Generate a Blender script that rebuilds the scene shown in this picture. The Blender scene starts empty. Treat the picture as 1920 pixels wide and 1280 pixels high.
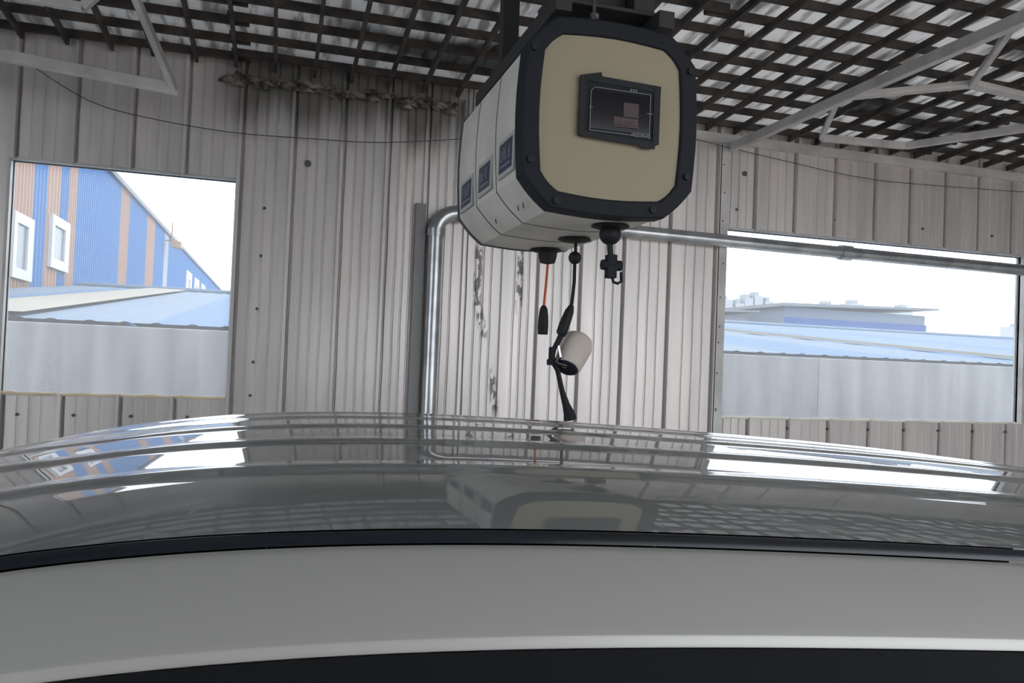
import bpy, bmesh, math, random
from math import sin, cos, tan, radians, pi, sqrt
from mathutils import Vector, Matrix
random.seed(7)
SC = bpy.context.scene
COL = SC.collection

# ------------------------------------------------------------------ camera
YAW, PITCH, ROLL = radians(16.4), radians(1.26), radians(2.3)
CAMZ = 1.8
fw = Vector((sin(YAW)*cos(PITCH), cos(YAW)*cos(PITCH), sin(PITCH)))
r0 = Vector((cos(YAW), -sin(YAW), 0)); u0 = r0.cross(fw)
cR = cos(ROLL)*r0 + sin(ROLL)*u0
cU = -sin(ROLL)*r0 + cos(ROLL)*u0
cam = bpy.data.cameras.new('camera'); camo = bpy.data.objects.new('camera', cam); COL.objects.link(camo)
camo.matrix_world = Matrix(((cR.x, cU.x, -fw.x, 0), (cR.y, cU.y, -fw.y, 0), (cR.z, cU.z, -fw.z, CAMZ), (0, 0, 0, 1)))
cam.sensor_width = 36; cam.lens = 36*1500/1920; cam.clip_start = .02; cam.clip_end = 2000
SC.camera = camo

# ------------------------------------------------------------------ sky, exposure
W = bpy.data.worlds.new('overcast_sky'); SC.world = W; W.use_nodes = True
bg = W.node_tree.nodes['Background']
bg.inputs[0].default_value = (.86, .93, 1.0, 1); bg.inputs[1].default_value = 3.4
SC.view_settings.view_transform = 'Standard'; SC.view_settings.look = 'None'
SC.view_settings.exposure = 0.0; SC.view_settings.gamma = 1.0; SC.view_settings.use_curve_mapping = False

# ------------------------------------------------------------------ materials
def mat(name, col, rough=.6, metal=0., **k):
    m = bpy.data.materials.new(name); m.use_nodes = True
    b = m.node_tree.nodes['Principled BSDF']
    b.inputs['Base Color'].default_value = (*col, 1); b.inputs['Roughness'].default_value = rough
    b.inputs['Metallic'].default_value = metal
    for a, v in k.items(): b.inputs[a.replace('_', ' ')].default_value = v
    return m
def nz(m, c1, c2, scale=(5, 5, 5), lo=.35, hi=.65, detail=4, rough_var=None, bump=0., noise_scale=1.):
    """procedural noise between two colours, object coordinates"""
    nt = m.node_tree; N = nt.nodes; L = nt.links; b = N['Principled BSDF']
    tc = N.new('ShaderNodeTexCoord'); mp = N.new('ShaderNodeMapping'); mp.inputs['Scale'].default_value = scale
    n = N.new('ShaderNodeTexNoise'); n.inputs['Scale'].default_value = noise_scale; n.inputs['Detail'].default_value = detail
    r = N.new('ShaderNodeValToRGB'); r.color_ramp.elements[0].position = lo; r.color_ramp.elements[1].position = hi
    r.color_ramp.elements[0].color = (*c1, 1); r.color_ramp.elements[1].color = (*c2, 1)
    L.new(tc.outputs['Object'], mp.inputs[0]); L.new(mp.outputs[0], n.inputs['Vector']); L.new(n.outputs['Fac'], r.inputs[0])
    L.new(r.outputs[0], b.inputs['Base Color'])
    if bump:
        bp = N.new('ShaderNodeBump'); bp.inputs['Strength'].default_value = bump; bp.inputs['Distance'].default_value = .01
        L.new(n.outputs['Fac'], bp.inputs['Height']); L.new(bp.outputs[0], b.inputs['Normal'])
    return m, r
M = {}
# wall sheet metal with soot under the eave and black mould streaks (all fixed in place)
def wall_material():
    m = mat('galvanised_wall_sheet', (.56, .55, .54), .40, .5)
    nt = m.node_tree; N = nt.nodes; L = nt.links; b = N['Principled BSDF']
    tc = N.new('ShaderNodeTexCoord'); sep = N.new('ShaderNodeSeparateXYZ'); L.new(tc.outputs['Object'], sep.inputs[0])
    def math_(op, a, c=None, v=None):
        q = N.new('ShaderNodeMath'); q.operation = op
        for i, s in enumerate((a, c if c is not None else v)):
            if s is None: continue
            if isinstance(s, (int, float)): q.inputs[i].default_value = s
            else: L.new(s, q.inputs[i])
        return q.outputs[0]
    def mapr(v, a, c):
        q = N.new('ShaderNodeMapRange'); q.inputs[1].default_value = a; q.inputs[2].default_value = c; q.clamp = True
        q.interpolation_type = 'SMOOTHSTEP'; L.new(v, q.inputs[0]); return q.outputs[0]
    mp = N.new('ShaderNodeMapping'); mp.inputs['Scale'].default_value = (9, 9, .7); L.new(tc.outputs['Object'], mp.inputs[0])
    n1 = N.new('ShaderNodeTexNoise'); n1.inputs['Scale'].default_value = 1; n1.inputs['Detail'].default_value = 5; L.new(mp.outputs[0], n1.inputs['Vector'])
    mp2 = N.new('ShaderNodeMapping'); mp2.inputs['Scale'].default_value = (45, 45, 16); L.new(tc.outputs['Object'], mp2.inputs[0])
    n2 = N.new('ShaderNodeTexNoise'); n2.inputs['Scale'].default_value = 1; n2.inputs['Detail'].default_value = 4; L.new(mp2.outputs[0], n2.inputs['Vector'])
    X, Z = sep.outputs[0], sep.outputs[2]
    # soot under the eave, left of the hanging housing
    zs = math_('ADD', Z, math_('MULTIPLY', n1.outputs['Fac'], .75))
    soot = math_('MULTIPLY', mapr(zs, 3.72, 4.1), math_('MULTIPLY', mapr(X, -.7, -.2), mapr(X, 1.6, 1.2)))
    # two wandering mould streaks
    def streak(x0, zl, zh, wd, slant=0., zk=2.3):
        dx = math_('SUBTRACT', X, x0)
        if slant:
            dx = math_('SUBTRACT', dx, math_('MULTIPLY', math_('MAXIMUM', math_('SUBTRACT', zk, Z), 0.), slant))
        near = math_('SUBTRACT', 1., mapr(math_('ABSOLUTE', dx), wd*.25, wd))
        body = math_('MULTIPLY', mapr(Z, zl, zl+.12), mapr(Z, zh, zh-.1))
        return math_('MULTIPLY', math_('MULTIPLY', near, body), mapr(n2.outputs['Fac'], .46, .55))
    s1 = streak(1.545, 1.9, 2.75, .05, .25, 2.25); s2 = streak(1.9, 2.15, 2.75, .045); s3 = streak(1.70, 1.3, 1.75, .045, .12, 1.6)
    st = math_('MAXIMUM', math_('MAXIMUM', s1, s2), s3)
    r = N.new('ShaderNodeValToRGB'); r.color_ramp.elements[0].position = .3; r.color_ramp.elements[1].position = .7
    r.color_ramp.elements[0].color = (.56, .53, .51, 1); r.color_ramp.elements[1].color = (.73, .67, .64, 1)
    L.new(n1.outputs['Fac'], r.inputs[0])
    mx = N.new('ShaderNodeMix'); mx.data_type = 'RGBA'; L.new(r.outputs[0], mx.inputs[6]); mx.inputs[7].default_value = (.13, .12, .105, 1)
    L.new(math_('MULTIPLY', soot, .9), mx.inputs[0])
    mx2 = N.new('ShaderNodeMix'); mx2.data_type = 'RGBA'; L.new(mx.outputs[2], mx2.inputs[6]); mx2.inputs[7].default_value = (.05, .045, .045, 1)
    L.new(math_('MULTIPLY', st, .85), mx2.inputs[0]); L.new(mx2.outputs[2], b.inputs['Base Color'])
    return m
M['wall'] = wall_material()
M['edge'] = mat('sheet_edge', (.5, .5, .5), .5, .3)
M['trimw'], _ = nz(mat('pale_steel_trim', (.5, .5, .48), .5, .2), (.42, .41, .39), (.58, .57, .55), (3, 3, 3))
M['beam'], _ = nz(mat('primed_steel_beam', (.5, .48, .46), .55, .2), (.40, .38, .37), (.56, .54, .52), (4, 4, 4))
M['batten'], _ = nz(mat('rusty_dark_batten', (.05, .045, .04), .8), (.022, .02, .02), (.07, .055, .045), (6, 6, 6))
M['bracket'] = mat('blackened_steel', (.03, .03, .03), .7, .2)
M['pipe'], _ = nz(mat('galvanised_duct', (.5, .51, .52), .3, .85), (.38, .39, .41), (.58, .59, .6), (6, 6, 6))
M['charcoal'] = mat('charcoal_plastic', (.011, .013, .018), .7, Specular_IOR_Level=.25)
M['cream'] = mat('cream_panel', (.285, .245, .165), .6)
M['box'], _ = nz(mat('offwhite_housing', (.45, .44, .41), .5), (.52, .50, .45), (.64, .62, .56), (5, 5, 5))
M['seam'] = mat('dark_seam', (.08, .08, .08), .7)
M['rubber'] = mat('black_rubber', (.009, .010, .012), .6, Specular_IOR_Level=.3)
M['red'] = mat('red_cord', (.5, .08, .03), .5)
M['navy'] = mat('navy_sticker', (.035, .04, .075), .5)
M['stickertext'] = mat('pale_sticker_print', (.30, .32, .38), .6)
M['screen'] = mat('lcd_glass', (.012, .010, .012), .12, Specular_IOR_Level=.3)
M['scrred'] = mat('faded_red_display', (.030, .011, .014), .4)
M['scrline'] = mat('pale_screen_border', (.16, .165, .18), .4)
M['scrtext'] = mat('pale_screen_lettering', (.2, .21, .21), .5)
M['shade'] = mat('cream_lamp_shade', (.58, .50, .44), .5)
M['chrome'] = mat('chrome', (.6, .62, .66), .2, 1.)
M['foam'], _ = nz(mat('dirty_foam', (.3, .28, .24), .9), (.035, .03, .025), (.30, .27, .23), (9, 9, 9), .4, .75)
M['floor'], _ = nz(mat('concrete_floor', (.36, .35, .33), .7), (.60, .58, .56), (.72, .70, .68), (1.5, 1.5, 1.5))
M['ground'], _ = nz(mat('concrete_yard', (.5, .49, .46), .8), (.50, .51, .53), (.60, .61, .63), (.7, .7, .7))
M['screw'] = mat('dark_screw', (.12, .12, .12), .5, .5)
M['wire'] = mat('dark_wire', (.06, .055, .055), .6)
M['fence'], _ = nz(mat('streaked_concrete', (.6, .6, .6), .85), (.27, .275, .30), (.43, .43, .44), (5, 5, .6))
M['blueroof'] = mat('blue_roof_sheet', (.055, .125, .24), .7)
M['blueroof2'] = mat('faded_blue_roof_sheet', (.11, .16, .225), .7)
M['creamstrip'] = mat('cream_roof_light', (.26, .24, .20), .7)
M['blue'] = mat('blue_wall_sheet', (.005, .12, .33), .6)
M['orange'] = mat('faded_orange_wall_sheet', (.33, .185, .125), .6)
M['palesheet'] = mat('pale_wall_sheet', (.36, .38, .40), .55)
M['whiteframe'] = mat('white_window_frame', (.5, .5, .5), .5)
M['darkpane'] = mat('dim_window_pane', (.12, .14, .17), .3)
M['greysheet'] = mat('grey_roof_sheet', (.15, .16, .17), .6)
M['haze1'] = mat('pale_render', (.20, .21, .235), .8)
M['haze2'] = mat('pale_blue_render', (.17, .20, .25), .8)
M['rustdot'] = mat('brown_fitting', (.35, .22, .12), .7)
M['tyre'] = mat('tyre_rubber', (.015, .015, .015), .8)
M['carglass'] = mat('tinted_car_glass', (.006, .007, .010), .08)
M['moulding'] = mat('gloss_black_moulding', (.012, .014, .018), .18)
M['seal'] = mat('matt_black_seal', (.006, .0065, .008), .8, Specular_IOR_Level=.15)
# car paint: grey metallic under clear coat
cp = mat('grey_metallic_paint', (.47, .455, .425), .5, .3, Coat_Weight=.5, Coat_Roughness=.22, Coat_IOR=1.5)
M['paint'] = cp
M['roofpaint'] = mat('darkened_glossy_roof_paint', (.26, .265, .262), .5, .3, Coat_Weight=1., Coat_Roughness=.01, Coat_IOR=1.7)  # body paint again; the roof's weaker light is put into its darker colour
# thin dusty window film
def film(name, haze, tint=(1, 1, 1)):
    m = bpy.data.materials.new(name); m.use_nodes = True; nt = m.node_tree; N = nt.nodes; L = nt.links
    N.remove(N['Principled BSDF']); out = N['Material Output']
    tr = N.new('ShaderNodeBsdfTransparent'); tr.inputs[0].default_value = (*tint, 1)
    tl = N.new('ShaderNodeBsdfTranslucent'); tl.inputs[0].default_value = (.9, .9, .9, 1)
    gl = N.new('ShaderNodeBsdfGlossy'); gl.inputs['Roughness'].default_value = .05
    m1 = N.new('ShaderNodeMixShader'); m1.inputs[0].default_value = haze
    m2 = N.new('ShaderNodeMixShader'); m2.inputs[0].default_value = .03
    L.new(tr.outputs[0], m1.inputs[1]); L.new(tl.outputs[0], m1.inputs[2])
    L.new(m1.outputs[0], m2.inputs[1]); L.new(gl.outputs[0], m2.inputs[2]); L.new(m2.outputs[0], out.inputs[0])
    return m
M['film'] = film('dusty_clear_film', .10)
# roof deck: white foil insulation, patched
def deck_material():
    m = mat('patched_roof_insulation', (.4, .4, .38), .6)
    nt = m.node_tree; N = nt.nodes; L = nt.links; b = N['Principled BSDF']
    tc = N.new('ShaderNodeTexCoord')
    mp = N.new('ShaderNodeMapping'); mp.inputs['Scale'].default_value = (.55, .9, 1); L.new(tc.outputs['Object'], mp.inputs[0])
    n = N.new('ShaderNodeTexNoise'); n.inputs['Scale'].default_value = 1.1; n.inputs['Detail'].default_value = 1; L.new(mp.outputs[0], n.inputs['Vector'])
    r = N.new('ShaderNodeValToRGB'); e = r.color_ramp.elements
    e[0].position = .38; e[0].color = (.05, .05, .05, 1); e[1].position = .46; e[1].color = (.80, .77, .75, 1)
    L.new(n.outputs['Fac'], r.inputs[0])
    mp2 = N.new('ShaderNodeMapping'); mp2.inputs['Scale'].default_value = (14, 2.2, 1); L.new(tc.outputs['Object'], mp2.inputs[0])
    n2 = N.new('ShaderNodeTexNoise'); n2.inputs['Scale'].default_value = 1; n2.inputs['Detail'].default_value = 3; L.new(mp2.outputs[0], n2.inputs['Vector'])
    r2 = N.new('ShaderNodeValToRGB'); e = r2.color_ramp.elements
    e[0].position = .38; e[0].color = (.35, .34, .33, 1); e[1].position = .52; e[1].color = (1, 1, 1, 1)
    L.new(n2.outputs['Fac'], r2.inputs[0])
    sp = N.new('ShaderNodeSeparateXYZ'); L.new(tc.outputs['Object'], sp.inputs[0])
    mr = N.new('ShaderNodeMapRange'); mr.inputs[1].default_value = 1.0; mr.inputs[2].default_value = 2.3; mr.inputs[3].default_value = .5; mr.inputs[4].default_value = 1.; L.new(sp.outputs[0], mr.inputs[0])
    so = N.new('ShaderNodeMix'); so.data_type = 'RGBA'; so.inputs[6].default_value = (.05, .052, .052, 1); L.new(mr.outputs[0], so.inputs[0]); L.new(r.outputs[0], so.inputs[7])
    mx = N.new('ShaderNodeMix'); mx.data_type = 'RGBA'; mx.blend_type = 'MULTIPLY'; mx.inputs[0].default_value = 1
    L.new(so.outputs[2], mx.inputs[6]); L.new(r2.outputs[0], mx.inputs[7]); L.new(mx.outputs[2], b.inputs['Base Color'])
    tl = N.new('ShaderNodeBsdfTranslucent'); L.new(mx.outputs[2], tl.inputs[0]); ms = N.new('ShaderNodeMixShader'); ms.inputs[0].default_value = .11
    L.new(b.outputs[0], ms.inputs[1]); L.new(tl.outputs[0], ms.inputs[2]); L.new(ms.outputs[0], N['Material Output'].inputs[0])
    return m
M['deck'] = deck_material()

# ------------------------------------------------------------------ helpers
def link(name, me, m=None, parent=None):
    o = bpy.data.objects.new(name, me); COL.objects.link(o)
    if m is not None and me is not None: me.materials.append(m)
    if parent is not None: o.parent = parent
    return o
def mesh(name, vs, fs, m, parent=None, smooth=False):
    me = bpy.data.meshes.new(name); me.from_pydata([tuple(v) for v in vs], [], fs); me.update()
    if smooth:
        for p in me.polygons: p.use_smooth = True
    return link(name, me, m, parent)
def tag(o, label=None, cat=None, group=None, kind=None):
    if label: o['label'] = label
    if cat: o['category'] = cat
    if group: o['group'] = group
    if kind: o['kind'] = kind
    return o
def empty(name, loc=(0, 0, 0)):
    o = bpy.data.objects.new(name, None); COL.objects.link(o); o.location = loc; o.empty_display_size = .1
    return o
class MB:
    """mesh collector; coordinates are given relative to the parent origin `off`"""
    def __init__(s, off=(0, 0, 0)): s.v = []; s.f = []; s.off = Vector(off)
    def add(s, vs, fs):
        b = len(s.v); s.v += [Vector(v)-s.off for v in vs]; s.f += [tuple(b+i for i in f) for f in fs]
    def box(s, a, b):
        x0, y0, z0 = a; x1, y1, z1 = b
        s.add([(x0, y0, z0), (x1, y0, z0), (x1, y1, z0), (x0, y1, z0), (x0, y0, z1), (x1, y0, z1), (x1, y1, z1), (x0, y1, z1)],
              [(0, 3, 2, 1), (4, 5, 6, 7), (0, 1, 5, 4), (1, 2, 6, 5), (2, 3, 7, 6), (3, 0, 4, 7)])
    def bar(s, p, q, w, h=None, up=(0, 0, 1)):
        """rectangular bar from p to q, w across, h along up"""
        h = h or w; p = Vector(p); q = Vector(q); d = (q-p).normalized(); up = Vector(up)
        a = d.cross(up)
        if a.length < 1e-3: a = d.cross(Vector((0, 1, 0)))
        a.normalize(); c = a.cross(d)
        vs = [e+a*(w/2*i)+c*(h/2*j) for e in (p, q) for i, j in ((-1, -1), (1, -1), (1, 1), (-1, 1))]
        s.add(vs, [(0, 1, 2, 3), (7, 6, 5, 4), (0, 4, 5, 1), (1, 5, 6, 2), (2, 6, 7, 3), (3, 7, 4, 0)])
    def tube(s, pts, rad, n=12, cap=True):
        pts = [Vector(p) for p in pts]; rad = rad if isinstance(rad, (list, tuple)) else [rad]*len(pts)
        prev = None; rings = []
        for i, p in enumerate(pts):
            d = ((pts[min(i+1, len(pts)-1)]-pts[max(i-1, 0)])).normalized()
            if prev is None:
                a = d.cross(Vector((0, 0, 1)))
                if a.length < .1: a = d.cross(Vector((1, 0, 0)))
            else: a = prev-d*prev.dot(d)
            a.normalize(); prev = a; c = d.cross(a)
            rings.append([p+(a*cos(2*pi*k/n)+c*sin(2*pi*k/n))*rad[i] for k in range(n)])
        vs = [v for r in rings for v in r]; fs = []
        for i in range(len(pts)-1):
            for k in range(n):
                k2 = (k+1) % n; fs.append((i*n+k, i*n+k2, (i+1)*n+k2, (i+1)*n+k))
        if cap: fs += [tuple(reversed(range(n))), tuple(range((len(pts)-1)*n, len(pts)*n))]
        s.add(vs, fs)
    def prism(s, poly, d, t0=0., t1=None):
        """polygon (list of points) swept along vector d"""
        n = len(poly); d = Vector(d); P = [Vector(p) for p in poly]
        s.add(P+[p+d for p in P], [tuple(range(n-1, -1, -1)), tuple(range(n, 2*n))]+[(i, (i+1) % n, n+(i+1) % n, n+i) for i in range(n)])
    def build(s, name, m, parent=None, smooth=False, auto=False):
        o = mesh(name, s.v, s.f, m, parent, smooth)
        bm = bmesh.new(); bm.from_mesh(o.data); bmesh.ops.recalc_face_normals(bm, faces=bm.faces); bm.to_mesh(o.data); bm.free()
        if smooth:
            try: o.data.set_sharp_from_angle(angle=radians(40))
            except Exception: pass
        return o
def bevel(o, w, seg=2):
    b = o.modifiers.new('bevel', 'BEVEL'); b.width = w; b.segments = seg; b.limit_method = 'ANGLE'; b.angle_limit = radians(35)
    return o

# ------------------------------------------------------------------ room
YW = 6.3; ZT = 3.86; SL = tan(radians(4)); XL, XR, YF = -4.6, 10.2, -1.6
def zroof(y): return 3.83+SL*(YW-y)
WIN = [(-1.82, -.345, 1.43, 3.05), (3.81, 7.24, 1.365, 3.042)]
wb = MB(); wb.box((XL, YW+.05, 0), (WIN[0][0], YW+.09, 4.2)); wb.box((WIN[0][1], YW+.05, 0), (WIN[1][0], YW+.09, 4.2)); wb.box((WIN[1][1], YW+.05, 0), (XR, YW+.09, 4.2))
for w in WIN:
    wb.box((w[0], YW+.05, 0), (w[1], YW+.09, w[2])); wb.box((w[0], YW+.05, w[3]), (w[1], YW+.09, 4.2))
wall = tag(wb.build('wall_back', M['edge']), kind='structure')

def sheet_profile(x0, x1):
    """x, y offsets of one sheet: raised rib at x0, then three shallow grooves"""
    w = x1-x0; k = 4; rt = x0 > 1.6      # right of here the lap joint opens on the other side of the rib
    P = [(0, 0), (.007, -.030), (.030, -.030), (.038, 0)]+([] if rt else [(.040, .026), (.052, .026), (.054, 0)])
    for i in range(1, k):
        c = .054+(w-.068)*i/k
        P += [(c-.010, 0), (c-.004, .006), (c+.002, .006), (c+.006, -.003), (c+.011, 0)]
    P += [(w-.020, 0), (w-.018, .026), (w-.002, .026), (w, 0)] if rt else [(w, 0)]
    return P
def wall_sheet(x0, x1, ztop=4.02):
    prof = sheet_profile(x0, x1); P = []
    cuts = sorted({round(c, 4) for w in WIN for c in (w[0], w[1]) if x0+.004 < c < x1-.004})
    xs = [(x0+a, b) for a, b in prof]
    for c in cuts:
        for i in range(len(xs)-1):
            if xs[i][0] < c < xs[i+1][0]:
                t = (c-xs[i][0])/(xs[i+1][0]-xs[i][0]); xs.insert(i+1, (c, xs[i][1]*(1-t)+xs[i+1][1]*t)); break
    mb = MB()
    ph = random.random()*6; am = .0022
    for (xa, ya), (xb, yb) in zip(xs, xs[1:]):
        xm = (xa+xb)/2; segs = [(0., ztop)]
        for w in WIN:
            if w[0] <= xm <= w[1]: segs = [(0., w[2]), (w[3], ztop)]
        for z0, z1 in segs:
            n = max(1, int((z1-z0)/.28)); vs = []; 
            for i in range(n+1):
                z = z0+(z1-z0)*i/n
                jx = lambda x: am*sin(z*7.1+ph+x*9)*(1 if x0+.05 < x < x1-.02 else 0)
                vs += [(xa+jx(xa), YW+ya, z), (xb+jx(xb), YW+yb, z)]
            mb.add(vs, [(2*i, 2*i+1, 2*i+3, 2*i+2) for i in range(n)])
    o = mb.build('wall_sheet', M['wall'], wall)
    return o
seams = [XL]
known = [-1.83-.40*k for k in range(6, 0, -1)]+[-1.83, -1.46, -1.09, -.73, -.345, .03, .40, .75, 1.06, 1.40, 1.734, 2.055, 2.433, 2.824, 3.253, 3.70, 4.086, 4.505, 4.94, 5.389, 5.80, 6.22, 6.63, 7.05, 7.45, 7.87, 8.3, 8.72, 9.15, 9.6, XR]
seams += [k for k in known if k > XL+.1]
for a, b in zip(seams, seams[1:]): wall_sheet(a, b)

# plain sheeted side walls and front with the shop entrance open
def side_wall(name, x, sgn, light_bay=None):
    o = MB(); xa, xb = min(x, x+sgn*.06), max(x, x+sgn*.06)
    if light_bay:
        o.box((xa, YF, 0), (xb, light_bay[0], 4.5)); o.box((xa, light_bay[1], 0), (xb, YW+.09, 4.5)); o.box((xa, light_bay[0], light_bay[2]), (xb, light_bay[1], 4.5))
    else: o.box((xa, YF, 0), (xb, YW+.09, 4.5))
    o = tag(o.build(name, M['edge']), kind='structure')
    y = YF
    while y < YW-.05:
        y1 = min(y+.42, YW); b = MB()
        if light_bay and y+.3 > light_bay[0] and y+.1 < light_bay[1]: z0 = light_bay[2]
        else: z0 = 0
        pts = [(0, 0), (.006, .024), (.03, .024), (.04, 0), (.17, 0), (.175, -.006), (.183, 0), (.3, 0), (.305, -.006), (.313, 0), (y1-y, 0)]
        pts = [p for p in pts if p[0] <= y1-y]
        for (a0, b0), (a1, b1) in zip(pts, pts[1:]):
            b.add([(x-sgn*(b0+.012), y+a0, z0), (x-sgn*(b1+.012), y+a1, z0), (x-sgn*(b1+.012), y+a1, 4.45), (x-sgn*(b0+.012), y+a0, 4.45)], [(0, 1, 2, 3)])
        b.build('wall_sheet', M['trimw'], o); y = y1
    return o
side_wall('wall_left', XL, -1, (-1.2, 3.3, 3.7)); side_wall('wall_right', XR, 1)  # left wall's opening is unseen, added to brighten the housing's flank
fr = MB(); fr.box((XL, YF-.08, 0), (.6, YF, 4.45)); fr.box((8.6, YF-.08, 0), (XR, YF, 4.45)); fr.box((.6, YF-.08, 3.9), (8.6, YF, 4.45))
tag(fr.build('wall_front', M['trimw']), kind='structure')
f = MB(); f.box((XL, YF, -.1), (XR, YW+.09, 0)); tag(f.build('floor', M['floor']), kind='structure')

# ceiling: roof deck, insulation strips, batten lattice
c = MB()
c.bar((XL-.05, YF-.5, zroof(YF-.5)+.17), (XR+.05, YF-.5, zroof(YF-.5)+.17), .12, .1); c.bar((XL-.05, YW+.16, zroof(YW+.16)+.17), (XR+.05, YW+.16, zroof(YW+.16)+.17), .12, .1)
c.bar((XL-.05, YF-.5, zroof(YF-.5)+.17), (XL-.05, YW+.16, zroof(YW+.16)+.17), .12, .1); c.bar((XR+.05, YF-.5, zroof(YF-.5)+.17), (XR+.05, YW+.16, zroof(YW+.16)+.17), .12, .1)
ceil = tag(c.build('ceiling', M['greysheet']), kind='structure')
def strip(x0, x1, m):
    b = MB(); z = lambda y: zroof(y)+.162; n = 4; vs = []
    y0, y1 = YF-.5, YW+.1
    for i in range(n+1):
        x = x0+(x1-x0)*i/n; dz = .0 if i % 2 else .012
        vs += [(x, y0, z(y0)+dz), (x, y1, z(y1)+dz)]
    b.add(vs, [(2*i, 2*i+1, 2*i+3, 2*i+2) for i in range(n)])
    return b.build('insulation_strip', m, ceil)
x = XL
while x < XR-.05:
    strip(x, min(x+.93, XR), M['deck']); x += .93
G = .281; X0 = -.095
bm_long = None
k = int((XL-X0)/G)
while X0+k*G < XR:
    xx = X0+k*G; k += 1
    b = MB(); y0, y1 = YF-.3, YW-.03; w = .012
    z0, z1 = zroof(y0)+.05, zroof(y1)+.05
    j = random.uniform(-.006, .006)
    b.add([(xx-w+j, y0, z0), (xx+w+j, y0, z0), (xx+w+j, y0, z0+.05), (xx-w+j, y0, z0+.05), (xx-w-j, y1, z1), (xx+w-j, y1, z1), (xx+w-j, y1, z1+.05), (xx-w-j, y1, z1+.05)],
          [(0, 1, 2, 3), (7, 6, 5, 4), (0, 4, 5, 1), (1, 5, 6, 2), (2, 6, 7, 3), (3, 7, 4, 0)])
    b.build('lattice_rib', M['batten'], ceil)
row = 0; y = 5.876+G+.03
while y > YF-.2:
    segs = [XL, -2.25, -.34+.3*(row % 2)*0, 2.6+.14*(row % 3), 5.9, 8.3, XR]
    for i, (a, b_) in enumerate(zip(segs, segs[1:])):
        dy = (.045 if i % 2 else -.02)+random.uniform(-.012, .012); yy = y+dy
        z = zroof(yy)+.098; b = MB()
        b.box((a-.07, yy-.014, z), (b_+.07, yy+.014, z+.055)); b.box((a-.07, yy+.014, z+.049), (b_+.07, yy+.045, z+.055))
        b.build('lattice_batten', M['batten'], ceil)
    y -= G; row += 1

# windows
for i, w in enumerate(WIN):
    fb = MB(); t = .018
    fb.box((w[0]-t, YW-.006, w[2]-t), (w[0], YW+.11, w[3]+t)); fb.box((w[1], YW-.006, w[2]-t), (w[1]+t, YW+.11, w[3]+t))
    fb.box((w[0], YW-.006, w[3]), (w[1], YW+.11, w[3]+t)); fb.box((w[0], YW-.006, w[2]-t), (w[1], YW+.11, w[2]))
    wf = tag(fb.build('window_%d' % (i+1), M['trimw']), kind='structure')
    p = MB(); p.box((w[0], YW+.07, w[2]), (w[1], YW+.073, w[3])); tag(p.build('window_pane', M['film'], wf), 'thin hazy clear film')
    # sealant bead along the sill, uneven
    sb = MB(); n = 24; pts = [(w[0]+(w[1]-w[0])*k/n, YW-.004, w[2]-.004+.006*sin(k*1.7+i)*random.random()) for k in range(n+1)]
    sb.tube(pts, [.009+.004*random.random() for _ in pts], 6); sb.build('sill_sealant', mat('yellowed_sealant', (.75, .62, .42) if i == 0 else (.8, .76, .66), .7), wf)

# trims: jamb strip beside the right window, eave angle; plus a flat dark strip left of the pipe
t = MB(); t.box((3.715, YW-.034, 0), (3.80, YW-.026, 3.86)); t.box((3.715, YW-.034, 0), (3.721, YW, 3.86)); jt = tag(t.build('trim_1', M['trimw']), kind='structure')
for z in (1.42, 1.435, 1.75, 2.02, 2.16, 2.42, 2.72, 3.1, 3.35, 3.6):
    s = MB(); xx = 3.735+.04*random.random(); s.tube([(xx, YW-.034, z), (xx, YW-.040, z)], .007, 8); s.build('screw', M['screw'], jt)
t = MB(); t.box((3.42, YW-.055, 3.80), (XR, YW-.045, 3.87)); t.box((3.42, YW-.055, 3.79), (XR, YW, 3.80)); tag(t.build('trim_2', M['trimw']), kind='structure')
t = MB(); t.box((1.01, YW-.05, 0), (1.09, YW-.02, 3.0)); tag(t.build('wall_strip', mat('dull_dark_strip', (.22, .22, .22), .5, .3)), kind='structure')
# screws along the sheets
for z, xs in ((1.28, [-1.7, -1.35, -.98, -.6]), (1.27, [4.1, 4.5, 4.93, 5.38, 5.79, 6.2, 6.62, 7.03]), (2.86, [-.13]), (2.5, [-.14]), (2.1, [-.15]), (1.7, [-.16]), (1.45, [-.17]), (3.22, [3.9, 4.95, 5.95, 6.8])):
    for xx in xs:
        s = MB(); s.tube([(xx, YW+.004, z), (xx, YW-.012, z)], .012, 8); s.tube([(xx, YW-.010, z), (xx, YW-.018, z)], .007, 6); s.build('screw', M['screw'], wall)
# grommets / holes high on the wall
for xx, z, r, mm in ((-.05, 3.48, .018, 'whiteframe'), (.17, 3.23, .026, 'screw'), (3.97, 3.55, .024, 'screw')):
    s = MB(); s.tube([(xx, YW+.004, z), (xx, YW-.012, z)], r, 10); s.build('wall_plug', M[mm], wall)

# expanding foam and soot clots in the gap under the lattice
fo = MB(); rr = random.Random(3)
xx = -.42
while xx < 1.31:
    n = 6; z = 3.80-.035*(rr.random())
    for q in range(2):
        cx, cz, r = xx+rr.uniform(-.03, .03), z+rr.uniform(-.04, .04), rr.uniform(.014, .034)
        pts = [(cx+r*rr.uniform(-2.5, -.8), YW-.06+rr.uniform(-.03, .02), cz+rr.uniform(-.02, .02)), (cx, YW-.075, cz+r*.4), (cx+r*rr.uniform(.8, 2.4), YW-.06, cz-r*.2)]
        fo.tube(pts, [r*.3, r*.8, r*.25], 7)
    xx += .045
fo_o = fo.build('foam_sealant', M['foam'], smooth=True)
tag(fo_o, 'ragged dirty foam sealant in the gap between ceiling and wall, left of the hanging housing', 'sealant', kind='stuff')

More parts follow.
